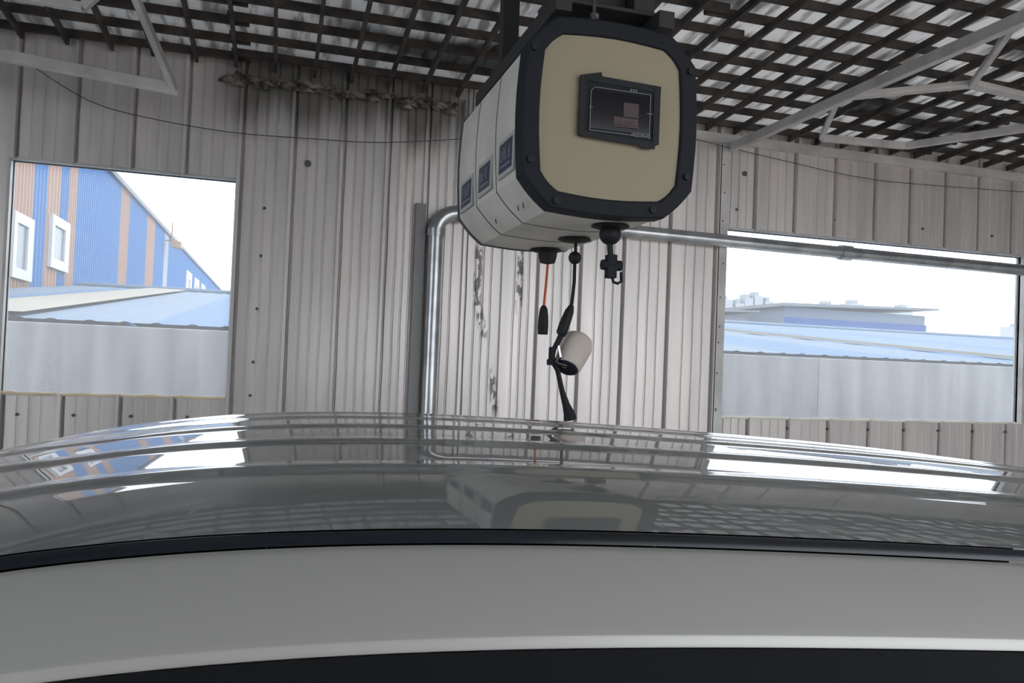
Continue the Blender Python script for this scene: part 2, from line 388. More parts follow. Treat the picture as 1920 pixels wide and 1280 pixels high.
# ------------------------------------------------------------------ steel beams under the ceiling
def thing_bar(name, p, q, w, h, label, group=None, m='beam', cat='beam', parts=()):
    off = Vector(p); b = MB(off); b.bar(p, q, w, h); o = b.build(name, M[m]); o.location = off; tag(o, label, cat, group); bevel(o, .006); return o
thing_bar('ceiling_beam', (3.79, 6.22, 3.75), (3.79, -1.55, 3.75), .055, .075, 'long pale steel box beam running from the wall overhead, right of the hanging housing')
# bracing: upper member and web, lower member and web
def brace(name, segs, label):
    off = Vector(segs[0][0]); e = empty(name, off)
    for nm, p, q, w, h in segs_n(segs):
        b = MB(off); b.bar(p, q, w, h); o = b.build(nm, M['beam'], e); bevel(o, .005)
    return tag(e, label, 'beam')
def segs_n(segs):
    return [(s[4] if len(s) > 4 else 'bar', s[0], s[1], s[2], s[3]) for s in segs]
brace('roof_brace', [((3.80, 4.86, 3.78), (4.613, 4.462, 3.86), .085, .04, 'upper_chord'), ((4.613, 4.462, 3.86), (5.9, 4.60, 3.86), .085, .04, 'upper_chord'),
                     ((4.60, 4.46, 3.85), (3.84, 3.44, 3.77), .04, .04, 'web')],
      'pale angled steel brace peaking right of the long ceiling beam, nearer of the two')
brace('roof_brace', [((4.40, 5.81, 3.80), (5.23, 5.763, 3.815), .05, .06, 'lower_chord'), ((5.23, 5.763, 3.815), (5.95, 4.55, 3.82), .05, .06, 'lower_chord'),
                     ((4.40, 5.81, 3.80), (3.84, 4.9, 3.78), .04, .04, 'web')],
      'pale steel brace just above the right window eave, farther of the two')
off = (-1.9, 6.1, 3.72)
lt = empty('roof_truss', off)
def part_bar(par, nm, p, q, w, h, m='beam', o_=off):
    b = MB(o_); b.bar(p, q, w, h); o = b.build(nm, M[m], par); bevel(o, .005); return o
part_bar(lt, 'bottom_chord', (-3.6, 5.35, 3.62), (-.70, 5.72, 3.50), .06, .07)
part_bar(lt, 'web', (-.72, 5.70, 3.49), (-.94, 5.3, 3.96), .045, .045)
tag(lt, 'lower left steel truss chord with a steep web rising from its end', 'beam')
lt2 = empty('roof_truss', (-2, 4.6, 3.7))
part_bar(lt2, 'bottom_chord', (-3.2, 4.72, 3.66), (-1.07, 4.72, 3.58), .05, .045, o_=(-2, 4.6, 3.7))
part_bar(lt2, 'web', (-1.07, 4.72, 3.58), (-.92, 4.72, 3.76), .045, .045, o_=(-2, 4.6, 3.7))
tag(lt2, 'upper left steel truss chord with a short web rising out of the photo top', 'beam')

# ------------------------------------------------------------------ galvanised pipe
off = (1.24, YW-.1, 2.95); pe = empty('air_duct', off)
b = MB(off); b.tube([(1.32, YW-.1, 2.935), (4.4, YW-.1, 2.905), (8.6, YW-.1, 2.88)], .055, 20); b.build('horizontal_pipe', M['pipe'], pe, True)
b = MB(off); b.tube([(1.165, YW-.1, 0.02), (1.165, YW-.1, 2.80)], .058, 20); b.build('vertical_pipe', M['pipe'], pe, True)
b = MB(off); pts = []
for k in range(9):
    a = pi+(-pi/2)*k/8; pts.append((1.325+.16*cos(a), YW-.1, 2.775+.16*sin(a)))
b.tube(pts, .062, 20)
for k in (1, 3, 5, 7):
    pass
b.build('elbow', M['pipe'], pe, True)
for p, q in (((1.165, YW-.1, 2.74), (1.165, YW-.1, 2.80)), ((1.32, YW-.1, 2.935), (1.37, YW-.1, 2.935)), ((4.93, YW-.1, 2.902), (5.05, YW-.1, 2.901))):
    b = MB(off); b.tube([p, q], .069, 20); b.build('pipe_collar', M['pipe'], pe, True)
tag(pe, 'galvanised duct crossing the back wall and right window, elbowing down behind the hanging housing', 'pipe')
off = (1.375, YW-.06, 3.0); b = MB(off); b.tube([(1.375, YW-.055, 3.02), (1.375, YW-.055, 3.86)], .018, 12)
o = b.build('conduit', M['pipe'], smooth=True); o.location = off; tag(o, 'thin vertical metal conduit from duct elbow up to the ceiling', 'pipe')

# wires
def wire(pts, r, label, name='wire', m='wire'):
    off = Vector(pts[0]); P = []
    for i in range(len(pts)-1):
        p0, p1, p2, p3 = [Vector(pts[min(max(j, 0), len(pts)-1)]) for j in (i-1, i, i+1, i+2)]
        for k in range(6):
            t = k/6; P.append(.5*((2*p1)+(-p0+p2)*t+(2*p0-5*p1+4*p2-p3)*t*t+(-p0+3*p1-3*p2+p3)*t**3))
    P.append(Vector(pts[-1])); b = MB(off); b.tube(P, r, 6); o = b.build(name, M[m], smooth=True); o.location = off
    return tag(o, label, 'cable')
wire([(-1.75, 6.24, 3.72), (-1.35, 6.22, 3.50), (-.98, 6.2, 3.42), (-.4, 6.2, 3.38), (.2, 6.2, 3.40), (.7, 6.2, 3.43), (1.33, 6.2, 3.53)], .0035, 'thin dark wire sagging across the left half of the back wall')
wire([(3.40, 6.22, 3.78), (4.2, 6.22, 3.70), (5.2, 6.22, 3.62), (6.2, 6.22, 3.64), (7.6, 6.22, 3.70)], .0035, 'thin faint wire sagging above the right window')

# ------------------------------------------------------------------ hanging reel housing
BX, BZ, BY0, BY1 = 1.055, 2.625, 2.5, 3.46
def octo(hw, hh, ch, dx=0., dz=0., bul=.012):
    """rounded-chamfer outline, counter clockwise seen from the front (looking +y)"""
    P = []
    def side(a, b2, n, bulge):
        for i in range(n):
            t = i/n; px = a[0]+(b2[0]-a[0])*t; pz = a[1]+(b2[1]-a[1])*t
            L = sqrt((b2[0]-a[0])**2+(b2[1]-a[1])**2); nx, nz = (b2[1]-a[1])/L, -(b2[0]-a[0])/L
            s = sin(pi*t)*bulge; P.append((px+nx*s, pz+nz*s))
    c = [(-hw+ch, -hh), (hw-ch, -hh), (hw, -hh+ch), (hw, hh-ch), (hw-ch, hh), (-hw+ch, hh), (-hw, hh-ch), (-hw, -hh+ch)]
    for i in range(8): side(c[i], c[(i+1) % 8], 6, bul if i % 2 == 0 else bul*.5)
    return [(x+dx, z+dz) for x, z in P]
hoff = Vector((BX, BY0, BZ))
hs = empty('reel_housing', hoff)
tag(hs, 'big off-white hanging reel housing with charcoal front bezel, cream panel and black display', 'housing')
def prism_y(poly, y0, y1): 
    b = MB(hoff); b.prism([(BX+x, y0, BZ+z) for x, z in poly], (0, y1-y0, 0)); return b
bd = prism_y(octo(.302, .318, .105), BY0+.05, BY1).build('body', M['box'], hs)
bevel(bd, .006)
# bezel ring
def ring(outer, inner, y0, y1, name, m, par):
    n = len(outer); b = MB(hoff); vs = []
    for pl, yy in ((outer, y0), (outer, y1), (inner, y1), (inner, y0)): vs += [(BX+x, yy, BZ+z) for x, z in pl]
    fs = []
    for r in range(4):
        for i in range(n):
            j = (i+1) % n; r2 = (r+1) % 4; fs.append((r*n+i, r*n+j, r2*n+j, r2*n+i))
    b.add(vs, fs); return b.build(name, m, par)
bz = ring(octo(.309, .320, .103), octo(.246, .262, .062), BY0-.012, BY0+.075, 'bezel', M['charcoal'], hs); bevel(bz, .010, 3)
for sx, sz in ((-.19, -.296), (.16, -.296), (-.285, -.17), (-.285, .2), (.285, .2), (.285, -.17)):
    b = MB(hoff); b.tube([(BX+sx, BY0-.010, BZ+sz), (BX+sx, BY0-.022, BZ+sz)], .012, 12); b.build('bezel_screw', M['rubber'], bz)
prism_y(octo(.25, .266, .064), BY0+.0, BY0+.03).build('front_panel', M['cream'], hs)
# back rim
ring(octo(.306, .322, .105), octo(.29, .306, .10), BY1-.012, BY1+.01, 'rear_rim', M['seam'], hs)
# dividing seams on the body
for yy in (2.835, 3.14):
    ring(octo(.3035, .3195, .105), octo(.299, .315, .104), yy-.0025, yy+.0025, 'body_seam', M['seam'], hs)
# display with black tape frame
dx0, dx1, dz0, dz1 = .938, 1.222, 2.552, 2.748
dsp = MB(hoff); dsp.box((dx0, BY0-.016, dz0), (dx1, BY0, dz1)); dsp = bevel(dsp.build('display', M['charcoal'], hs), .006)
b = MB(hoff); b.box((dx0+.034, BY0-.019, dz0+.03), (dx1-.034, BY0-.015, dz1-.036)); b.build('screen_glass', M['screen'], dsp)
# crumpled tape strips
def tape(p, q, w, tilt):
    b = MB(hoff); b.bar((p[0], BY0-.018, p[1]), (q[0], BY0-.018+tilt, q[1]), .003, w); return b.build('tape_strip', M['rubber'], dsp)
tape((dx0-.006, dz1-.004), (dx0+.07, dz1+.016), .02, .0); tape((dx0+.03, dz1+.002), (dx1+.006, dz1-.004), .022, .002)
tape((dx0+.004, dz0+.008), (dx1-.01, dz0-.004), .02, .0); tape((dx1-.06, dz0-.012), (dx1-.01, dz0-.006), .016, .002)
b = MB(hoff); b.box((dx0-.006, BY0-.02, dz0+.002), (dx0+.014, BY0-.012, dz1-.0)); b.build('tape_strip', M['rubber'], dsp)
b = MB(hoff); b.box((dx1-.02, BY0-.02, dz0+.002), (dx1+.004, BY0-.012, dz1+.0)); b.build('tape_strip', M['rubber'], dsp)
# thin pale border line on the screen
bl = MB(hoff); X1, X2, Z1, Z2 = dx0+.032, dx1-.034, dz0+.022, dz1-.028; yb = BY0-.0205
for a, c_ in (((X1, Z1), (X2, Z1)), ((X2, Z1), (X2, Z2)), ((X2, Z2), (X1+.012, Z2)), ((X1+.012, Z2), (X1, Z2-.014)), ((X1, Z2-.014), (X1, Z1))):
    bl.bar((a[0], yb, a[1]), (c_[0], yb, c_[1]), .0022, .0022, up=(0, 1, 0))
bl.bar((X2-.012, yb, 2.655), (X2+.012, yb, 2.655), .0018, .0018, up=(0, 1, 0))
bl.bar((X1-.004, yb, 2.652), (X1+.008, yb, 2.652), .0018, .0018, up=(0, 1, 0))
tag(bl.build('screen_border', M['scrline'], dsp), 'thin pale rounded outline printed on the screen')
# faded red digits: block, small row of characters, underline
def glyphs(b, x, z, w, h, n, th, rnd, y, gap=.28):
    cw = w/n
    for i in range(n):
        cx = x+i*cw; ww = cw*(1-gap)
        kinds = rnd.sample(range(7), 4)
        S = [((0, 0), (0, 1)), ((1, 0), (1, 1)), ((0, 1), (1, 1)), ((0, .5), (1, .5)), ((0, 0), (1, 0)), ((.5, 0), (.5, 1)), ((0, 1), (1, 0))]
        for k in kinds:
            (a0, a1), (c0, c1) = S[k]
            b.bar((cx+a0*ww, y, z+a1*h), (cx+c0*ww, y, z+c1*h), .0012, th, up=(0, 1, 0))
rg = random.Random(5)
b = MB(hoff); b.box((1.090, yb-.0004, 2.634), (1.146, yb, 2.682))
b.box((1.055, yb-.0006, 2.604), (1.145, yb, 2.630))
b.build('faded_display', M['scrred'], dsp)
b = MB(hoff); glyphs(b, 1.064, 2.610, .075, .014, 6, .002, rg, yb-.002); b.bar((1.052, yb-.002, 2.598), (1.148, yb-.002, 2.600), .002, .002, up=(0, 1, 0))
b.build('screen_caption', mat('dim_red_caption', (.2, .1, .11), .5), dsp)
b = MB(hoff); glyphs(b, 1.122, 2.570, .072, .014, 8, .0022, rg, yb-.002); b.build('screen_lettering', M['scrtext'], dsp)
b = MB(hoff); glyphs(b, 1.112, 2.722, .026, .007, 3, .002, rg, yb-.002); b.build('screen_lettering', M['scrtext'], dsp)
# three navy stickers on the left flank, pale frame, pale strokes
XS = BX-.302-.0125
for i, (ya, yb_, za, zb) in enumerate(((2.605, 2.765, 2.458, 2.562), (2.90, 3.065, 2.448, 2.545), (3.20, 3.375, 2.438, 2.538))):
    b = MB(hoff); b.box((XS-.0005, ya-.022, za-.016), (XS+.012, yb_+.022, zb+.016)); fr_ = b.build('sticker_border', mat('pale_sticker_border', (.42, .42, .41), .5), hs)
    b = MB(hoff); b.box((XS-.0018, ya, za), (XS+.01, yb_, zb)); b.build('sticker', M['navy'], fr_)
    b = MB(hoff); n = 3 if i else 4; x_ = XS-.0028; h_ = (zb-za); w_ = (yb_-ya)
    for g in range(n):
        y_0 = yb_-w_*(.14+.74*(g+.9)/n); ww = w_*.74/n*.72
        S = [((0, 0), (0, 1)), ((1, 0), (1, 1)), ((0, 1), (1, 1)), ((0, .5), (1, .5)), ((0, 0), (1, 0)), ((.5, 0), (.5, 1))]
        for k in rg.sample(range(6), 4):
            (a0, a1), (c0, c1) = S[k]
            b.bar((x_, y_0+a0*ww, za+h_*(.36+.42*a1)), (x_, y_0+c0*ww, za+h_*(.36+.42*c1)), .0012, .006, up=(1, 0, 0))
    b.box((x_, ya+w_*.12, za+h_*.17), (x_+.001, yb_-w_*.12, za+h_*.21))
    b.build('sticker_print', M['stickertext'], fr_)
# scuffs with rivets near the lower chamfer
for yy in (2.64, 2.70, 3.0):
    b = MB(hoff); zz = BZ-.318+.045; xx = BX-.302+.035
    b.bar((xx+.008, yy, zz-.0115), (xx+.018, yy+.022, zz-.0215), .003, .006); b.build('scuff_mark', M['seam'], hs)
# hanging bracket over the housing
off = (1.05, 2.95, 3.1); hb = empty('hanging_bracket', off)
tag(hb, 'blackened steel bracket hanging from the ceiling above the reel housing', 'bracket')
def pb(nm, a, c_, m='bracket'):
    b = MB(off); b.box(a, c_); return bevel(b.build(nm, M[m], hb), .004)
pb('channel', (.84, 2.50, 2.97), (.90, 3.62, 3.03)); pb('channel', (1.22, 2.5, 2.97), (1.28, 3.62, 3.03)); pb('cross_plate', (.84, 2.56, 3.03), (1.28, 2.70, 3.045)); pb('cross_plate', (.84, 3.2, 3.03), (1.28, 3.34, 3.045))
pb('post', (.86, 2.58, 3.045), (.93, 2.65, 4.07)); pb('post', (1.16, 2.58, 3.045), (1.24, 2.65, 4.07)); pb('post', (.86, 3.24, 3.045), (.93, 3.31, 4.02)); pb('post', (1.16, 3.24, 3.045), (1.24, 3.31, 4.02))
pb('back_plate', (.86, 2.66, 3.045), (1.24, 2.68, 3.6))
b = MB(off); b.tube([(1.0, 2.56, 2.955), (1.0, 2.56, 3.8)], .008, 8); b.tube([(1.0, 2.56, 2.985), (1.0, 2.56, 3.0)], .018, 6); b.build('threaded_rod', M['chrome'], hb)

# ------------------------------------------------------------------ hose outlets and what hangs from them
def lathe(b, cpt, prof, n=20, axis=(0, 0, 1)):
    ax = Vector(axis).normalized(); a = ax.cross(Vector((1, 0, 0)) if abs(ax.x) < .9 else Vector((0, 1, 0))).normalized(); c_ = ax.cross(a); cp_ = Vector(cpt)
    vs = []; fs = []
    for r, h in prof:
        for k in range(n): vs.append(cp_+ax*h+(a*cos(2*pi*k/n)+c_*sin(2*pi*k/n))*r)
    for i in range(len(prof)-1):
        for k in range(n):
            k2 = (k+1) % n; fs.append((i*n+k, i*n+k2, (i+1)*n+k2, (i+1)*n+k))
    fs += [tuple(range(n)), tuple(range((len(prof)-1)*n, len(prof)*n))]
    b.add(vs, fs)
ZB = BZ-.318-.012
def ball(b, c_, r, sz=1.):
    lathe(b, c_, [(max(.0005, r*sin(pi*i/10)), -r*sz*cos(pi*i/10)) for i in range(11)])
# grommets are parts of the housing
for (gy, r0_, kind) in ((2.66, .07, 0), (3.02, .068, 1), (3.38, .072, 2)):
    b = MB(hoff); lathe(b, (1.135, gy, ZB), [(r0_*.62, .004), (r0_*.95, 0), (r0_, -.006), (r0_*.7, -.013), (r0_*.42, -.016)]); b.build('hose_outlet', M['rubber'], hs, True)
# 1 air hose end: stopper ball with cross-shaped coupling
off = (1.135, 2.66, 2.2); e = empty('air_hose_end', off)
b = MB(off); ball(b, (1.135, 2.66, 2.262), .040, .95); b.build('stopper_ball', M['rubber'], e, True)
b = MB(off); b.tube([(1.135, 2.66, 2.24), (1.137, 2.66, 2.205), (1.143, 2.66, 2.175)], .011, 10); b.build('hose', M['rubber'], e, True)
b = MB(off); b.box((1.125, 2.645, 2.105), (1.162, 2.68, 2.19)); bevel(b.build('coupling_body', M['charcoal'], e), .004)
b = MB(off); b.tube([(1.108, 2.662, 2.152), (1.182, 2.662, 2.152)], .019, 10); b.build('coupling_sleeve', M['charcoal'], e)
b = MB(off); b.tube([(1.150, 2.662, 2.11), (1.155, 2.662, 2.092), (1.172, 2.662, 2.088), (1.186, 2.662, 2.096), (1.184, 2.662, 2.13)], .0055, 8); b.build('release_lever', M['charcoal'], e)
tag(e, 'black air hose end with a large stopper ball and cross-shaped coupling, rightmost under the housing', 'hose')
# 2 red cord with black plug
off = (1.145, 3.38, 2.1); e = empty('power_cord', off)
b = MB(off); lathe(b, (1.145, 3.38, 2.28), [(.042, 0), (.040, -.02), (.033, -.045), (.012, -.05)]); b.build('stopper', M['rubber'], e, True)
b = MB(off); b.tube([(1.147, 3.38, 2.235), (1.143, 3.38, 2.15), (1.136, 3.38, 2.04)], .006, 8); b.build('cord', M['red'], e, True)
b = MB(off); lathe(b, (1.136, 3.38, 2.045), [(.008, 0), (.017, -.015), (.022, -.05), (.024, -.09), (.022, -.128), (.0215, -.13)]); b.build('plug', M['rubber'], e, True)
tag(e, 'red cord ending in a black plug, leftmost under the housing', 'cord')
# 3 work lamp on a black cable
off = (1.13, 3.02, 1.95); e = empty('work_lamp', off); Y = 3.02
def p3(*a): return (a[0], Y+(a[2] if len(a) > 2 else 0), a[1])
b = MB(off); b.tube([p3(1.14, 2.29), p3(1.141, 2.24)], .007, 8); ball(b, p3(1.139, 2.218), .0265); b.build('stopper_ball', M['rubber'], e, True)
b = MB(off); b.tube([p3(1.139, 2.21), p3(1.140, 2.12), p3(1.134, 2.04), p3(1.130, 2.01)], .0075, 8); b.build('cable', M['rubber'], e, True)
b = MB(off); b.tube([p3(1.133, 2.025), p3(1.124, 2.0), p3(1.108, 1.955), p3(1.095, 1.915), p3(1.090, 1.905)], [.010, .0185, .022, .022, .018], 14); b.build('handle', M['rubber'], e, True)
b = MB(off); b.tube([p3(1.097, 1.915), p3(1.082, 1.88), p3(1.066, 1.85), p3(1.06, 1.82), p3(1.067, 1.79), p3(1.085, 1.765)], [.012, .011, .010, .010, .011, .012], 10); b.build('hanger_arm', M['rubber'], e, True)
b = MB(off); b.box((1.048, Y-.018, 1.80), (1.066, Y+.018, 1.855)); b.box((1.04, Y-.014, 1.782), (1.075, Y+.014, 1.806)); bevel(b.build('clamp', M['charcoal'], e), .003)
b = MB(off); b.tube([p3(1.066, 1.795, -.02), p3(1.085, 1.815, -.03), p3(1.078, 1.86, -.02)], .005, 8); b.tube([p3(1.07, 1.79, -.02), p3(1.11, 1.78, -.03)], .008, 8); b.build('clamp_screw', M['chrome'], e)
# shade: cup, mouth to the lower left, closed rounded end to the upper right
ax = Vector((.50, .42, .80)).normalized()
b = MB(off); c0 = Vector(p3(1.122, 1.775))
lathe(b, c0, [(.050, 0.), (.055, .006), (.0605, .05), (.066, .10), (.066, .125), (.060, .145), (.045, .158), (.02, .163)], 28, ax); b.build('shade', M['shade'], e, True)
b = MB(off); lathe(b, c0, [(.020, -.016), (.038, -.010), (.047, -.002), (.048, .008)], 24, ax); b.build('lens_cap', M['charcoal'], e, True)
b = MB(off); b.tube([p3(1.078, 1.782), p3(1.090, 1.74), p3(1.106, 1.68), p3(1.126, 1.625), p3(1.140, 1.592), p3(1.146, 1.566)], [.011, .010, .011, .016, .023, .028], 12); b.build('tail_boot', M['rubber'], e, True)
tag(e, 'work lamp with cream cup shade and black handle, hanging by its cable under the housing', 'lamp')

# ------------------------------------------------------------------ car
CA = radians(-8.4); car = empty('car', (0, 0, 0)); car.rotation_euler = (0, 0, CA)
tag(car, 'grey car whose dark glossy ribbed roof and paler side rail fill the foreground', 'car')
def interp(x, T):
    if x <= T[0][0]: return T[0][1]
    for (a, b_), (c_, d_) in zip(T, T[1:]):
        if x <= c_: return b_+(d_-b_)*(x-a)/(c_-a)
    return T[-1][1]
# centre-line height below the eye, integrated from a slope table (slope of the roof, rising away from the near gutter)
RISE = [(.13, .055), (.14, .06), (.15, .066), (.160, .098), (.173, .115), (.185, .128), (.205, .16), (.225, .19)]
prof = []; tt, d = .84, .2145
while d > .131:
    prof.append((tt, tt*d)); s_ = interp(d, RISE); dd = .0006; tt += tt*dd/(d+s_); d -= dd
tA, hA = tt, tt*d
aq = .0722; sA = .065
def h0(t):
    if t <= tA: return interp(t, prof)
    u = t-tA; h = hA-sA*u+aq*u*u
    return h
RIBS = [(1.10, .05), (1.32, .05), (1.53, .05), (1.74, .05), (1.95, .05)]
RA = .0045
def ribz(t):
    z = 0.
    for c_, w in RIBS:
        u = (t-c_)/w
        if abs(u) < 1: z += RA*(.5+.5*cos(pi*u))
    return z
def clampf(x, a, b_): return max(a, min(b_, x))
def Dc(s): 
    s2 = clampf(s, -1.3, 2.0); v = .0019*s2+.0781*s2**2-.0641*s2**3+.0231*s2**4
    if s < -1.3: v += -(s+1.3)*.6
    if s > 2.0: v += (s-2.0)*.25
    return v
def Dm(s):
    s2 = clampf(s, -.5, .85)
    g = lambda s2: -.0235*s2+.0308*s2**2-.0358*s2**3+.0211*s2**4
    v = g(s2)
    return v*math.exp(-((s-s2)/.5)**2)
def drop(s, t):
    w = clampf((2.1-t)/(2.1-.84), 0, 1.1)
    v = Dc(s)+w*Dm(s)
    if t < .84: s2 = clampf(s, -.35, .65); v += (.84-t)/.187*(-.016*s2)
    return v
TN, TF = .84, 2.36
S0, S1 = -1.42, 2.15
def zr(s, t): return CAMZ-h0(t)-drop(s, t)+ribz(t)*clampf((s+1.25)/.12, 0, 1)*clampf((2.02-s)/.12, 0, 1)
def grid(name, ss, ts, zf, m, par=car, smooth=True, tf=None):
    vs = []; fs = []; n = len(ts)
    for s in ss:
        for t in ts: vs.append((s, (tf(s, t) if tf else t), zf(s, t)))
    for i in range(len(ss)-1):
        for j in range(n-1): fs.append((i*n+j, (i+1)*n+j, (i+1)*n+j+1, i*n+j+1))
    return mesh(name, vs, fs, m, par, smooth)
def lin(a, b_, n): return [a+(b_-a)*i/n for i in range(n+1)]
SS = lin(S0, S1, 90)
grid('roof_panel', SS, lin(TN, TF, 190), zr, M['roofpaint'])
# near gutter moulding: glossy black half-round strip
MW = .014
def gut(t0, t1, name, sgn):
    ts = lin(0, 1, 10)
    def zf(s, u):
        t = t0+(t1-t0)*u; hA_ = zr(s, TN) if sgn > 0 else zr(s, TF)
        base = (CAMZ-h0(.84)-drop(s, .84)) if sgn > 0 else zr(s, TF)
        return base-.003-.009*(1-u)+.006*sin(pi*u)
    return grid(name, SS, ts, zf, M['moulding'], car, True, lambda s, u: t0+(t1-t0)*u)
gut(TN-MW, TN+.001, 'roof_moulding', 1); gut(TF+MW, TF-.001, 'roof_moulding', -1)
# near side rail above the windows: rolls over from the gutter to the glass
RT = [(0., 0.), (.012, .002), (.03, .010), (.05, .020), (.075, .034), (.105, .0535), (.1112, .0585), (.112, .068)]
RW = .112
t_r0 = TN-MW
def railz(s, u): 
    base = CAMZ-h0(.84)-drop(s, .84-u)-.014
    return base-interp(u, RT)
US = [0, .003, .007, .012, .018, .024, .03, .04, .05, .06, .07, .08, .09, .097, .103, .106, .109, .1105, .112]
grid('side_rail', SS, US, railz, M['paint'], car, True, lambda s, u: t_r0-u)
def railzf(s, u): return zr(s, TF)-.014-interp(u, RT)
grid('side_rail', SS, US, railzf, M['paint'], car, True, lambda s, u: TF+MW+u)
# seal + side glass, near and far
BELT = 1.05
def ztop(s, far): return (railzf(s, RW) if far else railz(s, RW))
def side(far):
    t0 = (TF+MW+RW) if far else (t_r0-RW); sg = 1 if far else -1
    SG = lin(-1.36, 2.08, 40)
    def zg(a, b_): return lambda s, u: ztop(s, far)*(1-(a+(b_-a)*u))+BELT*(a+(b_-a)*u)
    def tg(a, b_, o=0.): return lambda s, u: t0+sg*(.10*(a+(b_-a)*u)+o)
    grid('window_seal', SG, lin(0, 1, 4), zg(-.0, .4), M['seal'], car, True, tg(0., .4, .004))
    for a, b_ in ((-1.3, -.38), (-.30, .78), (.86, 2.0)):
        grid('side_window', lin(a, b_, 16), lin(0, 1, 4), zg(.05, 1.), M['carglass'], car, True, tg(.05, 1., .0))
    for a, b_ in ((-1.42, -1.3), (-.38, -.30), (.78, .86), (2.0, 2.15)):
        grid('pillar', lin(a, b_, 3), lin(0, 1, 4), zg(.0, 1.), M['seal'], car, True, tg(.0, 1., .002))
    # body side below the belt
    P = [(.10, BELT), (.135, .98), (.15, .85), (.155, .68), (.15, .5), (.12, .36), (.10, .28)]
    SB = lin(-2.55, 2.32, 60); n = len(P)
    arches = (-1.75, 1.45)
    vs = []; fs = []
    for s in SB:
        taper = .10*clampf((-s-1.7)/.85, 0, 1)**2+.06*clampf((s-2.0)/.32, 0, 1)**2
        for (o_, z) in P:
            zz = z
            if z > 1.0: zz = BELT-(.10*clampf((-s-1.4)/1.1, 0, 1))
            for ac in arches:
                r_ = .36; dx_ = s-ac
                if abs(dx_) < r_: zz = max(zz, min(.34+sqrt(r_*r_-dx_*dx_), .72))
            vs.append((s, t0+sg*(o_-taper), zz))
    for i in range(len(SB)-1):
        for j in range(n-1): fs.append((i*n+j, (i+1)*n+j, (i+1)*n+j+1, i*n+j+1))
    mesh('body_side', vs, fs, M['paint'], car, True)
    for s in (-1.36, -.34, .82):
        b = MB(); b.box((s-.003, t0+sg*.155, .4), (s+.003, t0+sg*.158, .98)); b.build('door_gap', M['seal'], car)
    for s in (-.45, .70):
        b = MB(); b.tube([(s-.09, t0+sg*.15, .90), (s-.07, t0+sg*.175, .90), (s+.07, t0+sg*.175, .90), (s+.09, t0+sg*.15, .90)], .011, 8); b.build('door_handle', M['paint'], car, True)
    for s in arches:
        yy = t0+sg*.045
        b = MB(); lathe(b, (s, yy-.10, .325), [(.20, 0), (.30, .0), (.325, .02), (.325, .18), (.30, .20), (.20, .20)], 32, (0, 1, 0)); w = b.build('wheel', M['tyre'], car, True)
        b = MB(); lathe(b, (s, yy-.09, .325), [(.06, .0), (.19, .0), (.20, .01), (.20, .17), (.19, .18), (.06, .18)], 24, (0, 1, 0)); b.build('wheel_rim', M['chrome'], w, True)
    return t0+sg*.12
ta = side(False); tb = side(True)
# windscreen, bonnet, nose; tailgate; belly
TS = lin(t_r0-.10, TF+MW+.10, 14)
def zedge(s, t): return zr(s, clampf(t, TN, TF))-(.05 if (t < TN-.05 or t > TF+.05) else 0)
def ws(s_, t):
    u = (S0-s_)/.62; return zedge(S0, t)*(1-u)+.99*u
grid('windscreen', lin(S0, S0-.62, 8), TS, ws, M['carglass'])
def bon(s_, t):
    u = (S0-.62-s_)/.53; return .99-.13*u*u-.05*((t-1.6)/.9)**2
grid('bonnet', lin(S0-.60, S0-1.15, 8), TS, bon, M['paint'])
b = MB(); b.box((-2.66, ta+.08, .3), (-2.52, tb-.08, .83)); bevel(b.build('front_bumper', M['paint'], car, True), .05, 4)
def tg_(u, t): return zedge(S1, t)*(1-u)+.98*u
vs = []; n = len(TS)
for i in range(9):
    u = i/8
    for t in TS: vs.append((S1+.14*u, t, tg_(u, t)))
mesh('rear_window', vs, [(i*n+j, (i+1)*n+j, (i+1)*n+j+1, i*n+j+1) for i in range(8) for j in range(n-1)], M['carglass'], car, True)
b = MB(); b.box((2.22, ta+.02, .42), (2.33, tb-.02, 1.0)); bevel(b.build('tailgate', M['paint'], car, True), .03, 3)
b = MB(); b.box((2.2, ta+.02, .28), (2.42, tb-.02, .55)); bevel(b.build('rear_bumper', M['paint'], car, True), .05, 4)
b = MB(); b.box((-2.5, ta+.2, .24), (2.25, tb-.2, .36)); b.build('underbody', M['seal'], car)

# ------------------------------------------------------------------ outside
g = MB(); g.box((-120, -60, -.25), (160, 260, -.12)); tag(g.build('ground', M['ground']), kind='structure')
M['warm_bounce_slab'], _ = nz(mat('warm_bounce_tint', (.6, .5, .4), .85), (.66, .53, .44), (.78, .64, .55), (.8, .8, .8))
g = MB(); g.box((-1.5, -26, -.12), (16, YF-.1, -.03)); tag(g.build('warm_bounce_slab', M['warm_bounce_slab']), kind='structure')  # unseen slab added in front; its warm colour tints light bounced indoors
# boundary wall just outside
FX = [-12, -6.2, -3.1, 0, 3.1, 6.2, 9.3, 12.4, 15.5, 20]
e = empty('boundary_wall', (3, 8.1, 0)); tag(e, 'low streaked grey concrete wall standing just outside both windows', 'wall')
for a, b_ in zip(FX, FX[1:]):
    b = MB((3, 8.1, 0)); b.box((a+.004, 8.1, 0), (b_-.004, 8.25, 1.96)); bevel(b.build('concrete_panel', M['fence'], e), .008)
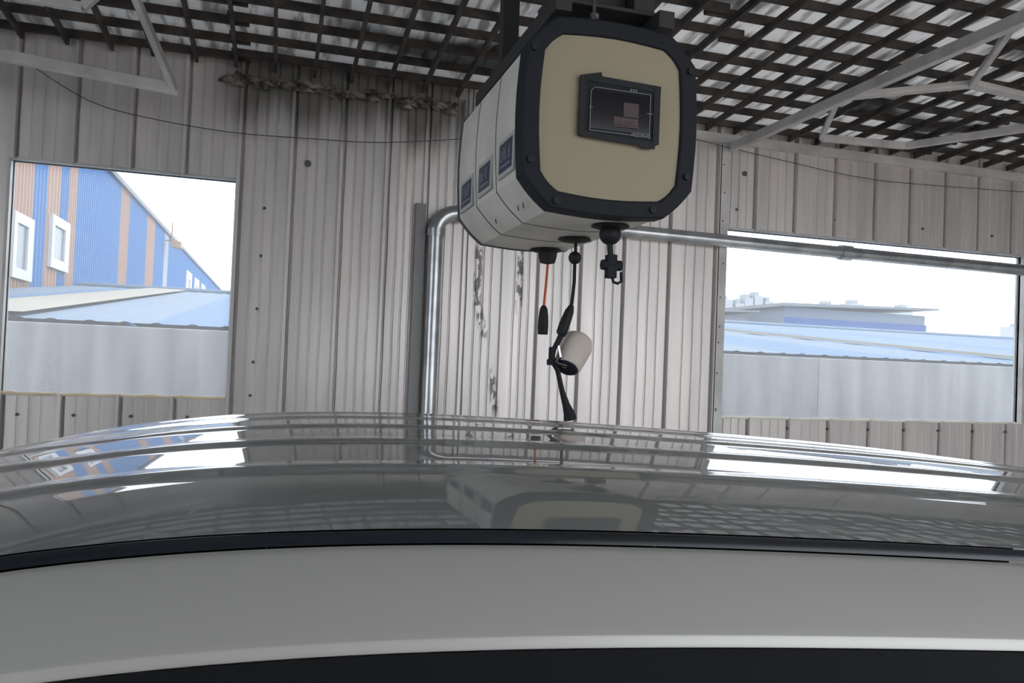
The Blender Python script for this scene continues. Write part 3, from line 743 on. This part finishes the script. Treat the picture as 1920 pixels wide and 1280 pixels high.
# blue roofed shed beyond
RY0, RY1, RZ0, RZ1 = 9.2, 25., 2.02, 3.38
off = (10, 12, 0); e = empty('roofed_shed', off); tag(e, 'long low shed with pale blue ribbed roof beyond the boundary wall', 'building')
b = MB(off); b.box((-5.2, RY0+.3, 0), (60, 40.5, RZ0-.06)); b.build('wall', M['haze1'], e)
rs = random.Random(11); x = -5.28
while x < 60:
    w = 1.0; b = MB(off); pr = [(0, 0), (.03, .012), (.08, .012), (.11, 0), (.36, 0), (.39, .012), (.44, .012), (.47, 0), (.7, 0), (.73, .012), (.78, .012), (.81, 0), (1.0, 0)]
    vs = []
    for px_, pz in pr: vs += [(x+px_, RY0, RZ0+pz), (x+px_, RY1, RZ1+pz)]
    b.add(vs, [(2*i, 2*i+1, 2*i+3, 2*i+2) for i in range(len(pr)-1)])
    b.build('roof_sheet', M[rs.choice(['blueroof', 'blueroof2', 'blueroof'] if x < 4 else ['blueroof', 'blueroof2', 'blueroof2'])], e); x += w
b = MB(off); b.add([(-5.4, RY1, RZ1), (60, RY1, RZ1), (60, 41, RZ0), (-5.4, 41, RZ0)], [(0, 1, 2, 3)]); b.build('rear_roof', M['blueroof'], e)
b = MB(off); b.tube([(-5.4, RY1, RZ1+.04), (60, RY1, RZ1+.04)], .07, 8); b.build('ridge_cap', M['blueroof2'], e)
zz = lambda y: RZ0+(RZ1-RZ0)*(y-RY0)/(RY1-RY0)
b = MB(off); b.add([(-3.5, 9.25, zz(9.25)+.06), (-2.5, 9.25, zz(9.25)+.06), (-2.5, 24.5, zz(24.5)+.06), (-3.5, 24.5, zz(24.5)+.06)], [(0, 1, 2, 3)])
tag(b.build('roof_light', M['creamstrip'], e), 'cream translucent strip running up the blue sheets')
b = MB(off); b.bar((9.75, 16.6, zz(16.6)+.05), (11.75, 9.3, zz(9.3)+.05), .16, .05); tag(b.build('roof_light', M['creamstrip'], e), 'thin cream hip strip on the roof')
# striped hall on the left
LX, LT = -5.5, 7.35
off = (-10, 14, 0); e = empty('striped_hall', off); tag(e, 'tall hall clad in blue and faded orange sheets, seen through the left window', 'building')
b = MB(off); b.box((-16, 12, 0), (LX-.1, 110, LT-.05)); b.build('wall', M['haze1'], e)
bounds = [(12, 'orange'), (20.6, 'blue'), (21.7, 'orange'), (22.9, 'blue'), (23.7, 'orange'), (24.6, 'blue'), (30.9, 'orange'), (32.6, 'blue'), (36.8, 'orange'), (39.1, 'blue'), (42.3, 'palesheet'), (43.8, 'blue'), (110, None)]
for (a, m_), (b_, _) in zip(bounds, bounds[1:]):
    n = max(1, round((b_-a)/(1.0 if a < 45 else 3.0)))
    for i in range(n):
        y0 = a+(b_-a)*i/n; y1 = a+(b_-a)*(i+1)/n; b = MB(off); q = 4; vs = []
        pr = [(0, 0)]
        for k in range(q):
            u0_ = (k+.55)/q; pr += [(u0_-.06, 0), (u0_-.02, .05), (u0_+.05, .05), (u0_+.09, 0)]
        pr.append((1, 0))
        for u_, o_ in pr: vs += [(LX+o_, y0+(y1-y0)*u_, 0), (LX+o_, y0+(y1-y0)*u_, LT)]
        b.add(vs, [(2*j, 2*j+1, 2*j+3, 2*j+2) for j in range(len(pr)-1)]); b.build('wall_sheet', M[m_], e)
b = MB(off); b.add([(LX+.16, 11.8, LT-.02), (LX+.16, 110, LT-.02), (-11, 110, LT+1.2), (-11, 11.8, LT+1.2), (LX+.16, 11.8, LT+.14), (LX+.16, 110, LT+.14), (-11, 110, LT+1.36), (-11, 11.8, LT+1.36)],
      [(0, 1, 2, 3), (7, 6, 5, 4), (0, 4, 5, 1), (1, 5, 6, 2), (2, 6, 7, 3), (3, 7, 4, 0)]); b.build('roof', M['greysheet'], e)
def hwin(y0, y1, z0, z1, fr_=.14):
    b = MB(off); x0, x1 = LX+.055, LX+.14
    b.box((x0, y0, z0), (x1, y1, z0+fr_)); b.box((x0, y0, z1-fr_), (x1, y1, z1)); b.box((x0, y0, z0+fr_), (x1, y0+fr_, z1-fr_)); b.box((x0, y1-fr_*1.8, z0+fr_), (x1, y1, z1-fr_))
    f_ = b.build('window', M['whiteframe'], e); b = MB(off); b.box((LX+.055, y0+fr_, z0+fr_), (LX+.09, y1-fr_, z1-fr_)); b.build('pane', M['darkpane'], f_)
hwin(19.0, 20.4, 3.1, 4.5, .22); hwin(21.9, 23.6, 3.6, 4.9, .24)
for y_ in (52, 57, 62, 68, 75, 83): hwin(y_, y_+3, 4.6, 6.4, .5)
off2 = (LX+.4, 42.5, LT-.6); b = MB(off2); b.box((LX+.05, 42.4, LT-.45), (LX+.6, 42.5, LT-.38)); b.box((LX+.4, 42.1, LT-.75), (LX+.8, 42.8, LT-.45)); b.tube([(LX+.35, 42.4, LT-.4), (LX+.35, 42.4, LT+.5)], .04, 6)
o = b.build('flood_light', M['rustdot']); o.location = off2; tag(o, 'small brown flood light bracketed below the roof edge of the striped hall', 'lamp')
# warehouse on the right
def bldg(name, x0, x1, y0, y1, z, m, label, group=None, roof=None, rz=.4):
    off = ((x0+x1)/2, y0, 0); o_ = empty(name, off); b = MB(off); b.box((x0, y0, 0), (x1, y1, z)); b.build('wall', M[m], o_)
    if roof:
        b = MB(off); xm = (x0+x1)/2
        b.add([(x0-.5, y0-.6, z), (x1+.5, y0-.6, z+.35), (x1+.5, y1, z+.35), (x0-.5, y1, z), (x0-.5, y0-.6, z+.2), (x1+.5, y0-.6, z+rz+.35), (x1+.5, y1, z+rz+.35), (x0-.5, y1, z+.2)],
              [(0, 3, 2, 1), (4, 5, 6, 7), (0, 1, 5, 4), (1, 2, 6, 5), (2, 3, 7, 6), (3, 0, 4, 7)]); b.build('roof', M[roof], o_)
    return tag(o_, label, 'building', group), off
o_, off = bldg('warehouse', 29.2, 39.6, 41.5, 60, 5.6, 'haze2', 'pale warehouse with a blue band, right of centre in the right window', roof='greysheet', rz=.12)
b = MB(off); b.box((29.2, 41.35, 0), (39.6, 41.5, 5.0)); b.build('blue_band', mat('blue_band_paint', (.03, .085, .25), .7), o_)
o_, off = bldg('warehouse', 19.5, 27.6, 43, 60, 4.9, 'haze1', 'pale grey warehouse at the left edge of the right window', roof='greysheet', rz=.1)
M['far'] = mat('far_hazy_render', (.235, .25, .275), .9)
T = 'pale far tower block, '
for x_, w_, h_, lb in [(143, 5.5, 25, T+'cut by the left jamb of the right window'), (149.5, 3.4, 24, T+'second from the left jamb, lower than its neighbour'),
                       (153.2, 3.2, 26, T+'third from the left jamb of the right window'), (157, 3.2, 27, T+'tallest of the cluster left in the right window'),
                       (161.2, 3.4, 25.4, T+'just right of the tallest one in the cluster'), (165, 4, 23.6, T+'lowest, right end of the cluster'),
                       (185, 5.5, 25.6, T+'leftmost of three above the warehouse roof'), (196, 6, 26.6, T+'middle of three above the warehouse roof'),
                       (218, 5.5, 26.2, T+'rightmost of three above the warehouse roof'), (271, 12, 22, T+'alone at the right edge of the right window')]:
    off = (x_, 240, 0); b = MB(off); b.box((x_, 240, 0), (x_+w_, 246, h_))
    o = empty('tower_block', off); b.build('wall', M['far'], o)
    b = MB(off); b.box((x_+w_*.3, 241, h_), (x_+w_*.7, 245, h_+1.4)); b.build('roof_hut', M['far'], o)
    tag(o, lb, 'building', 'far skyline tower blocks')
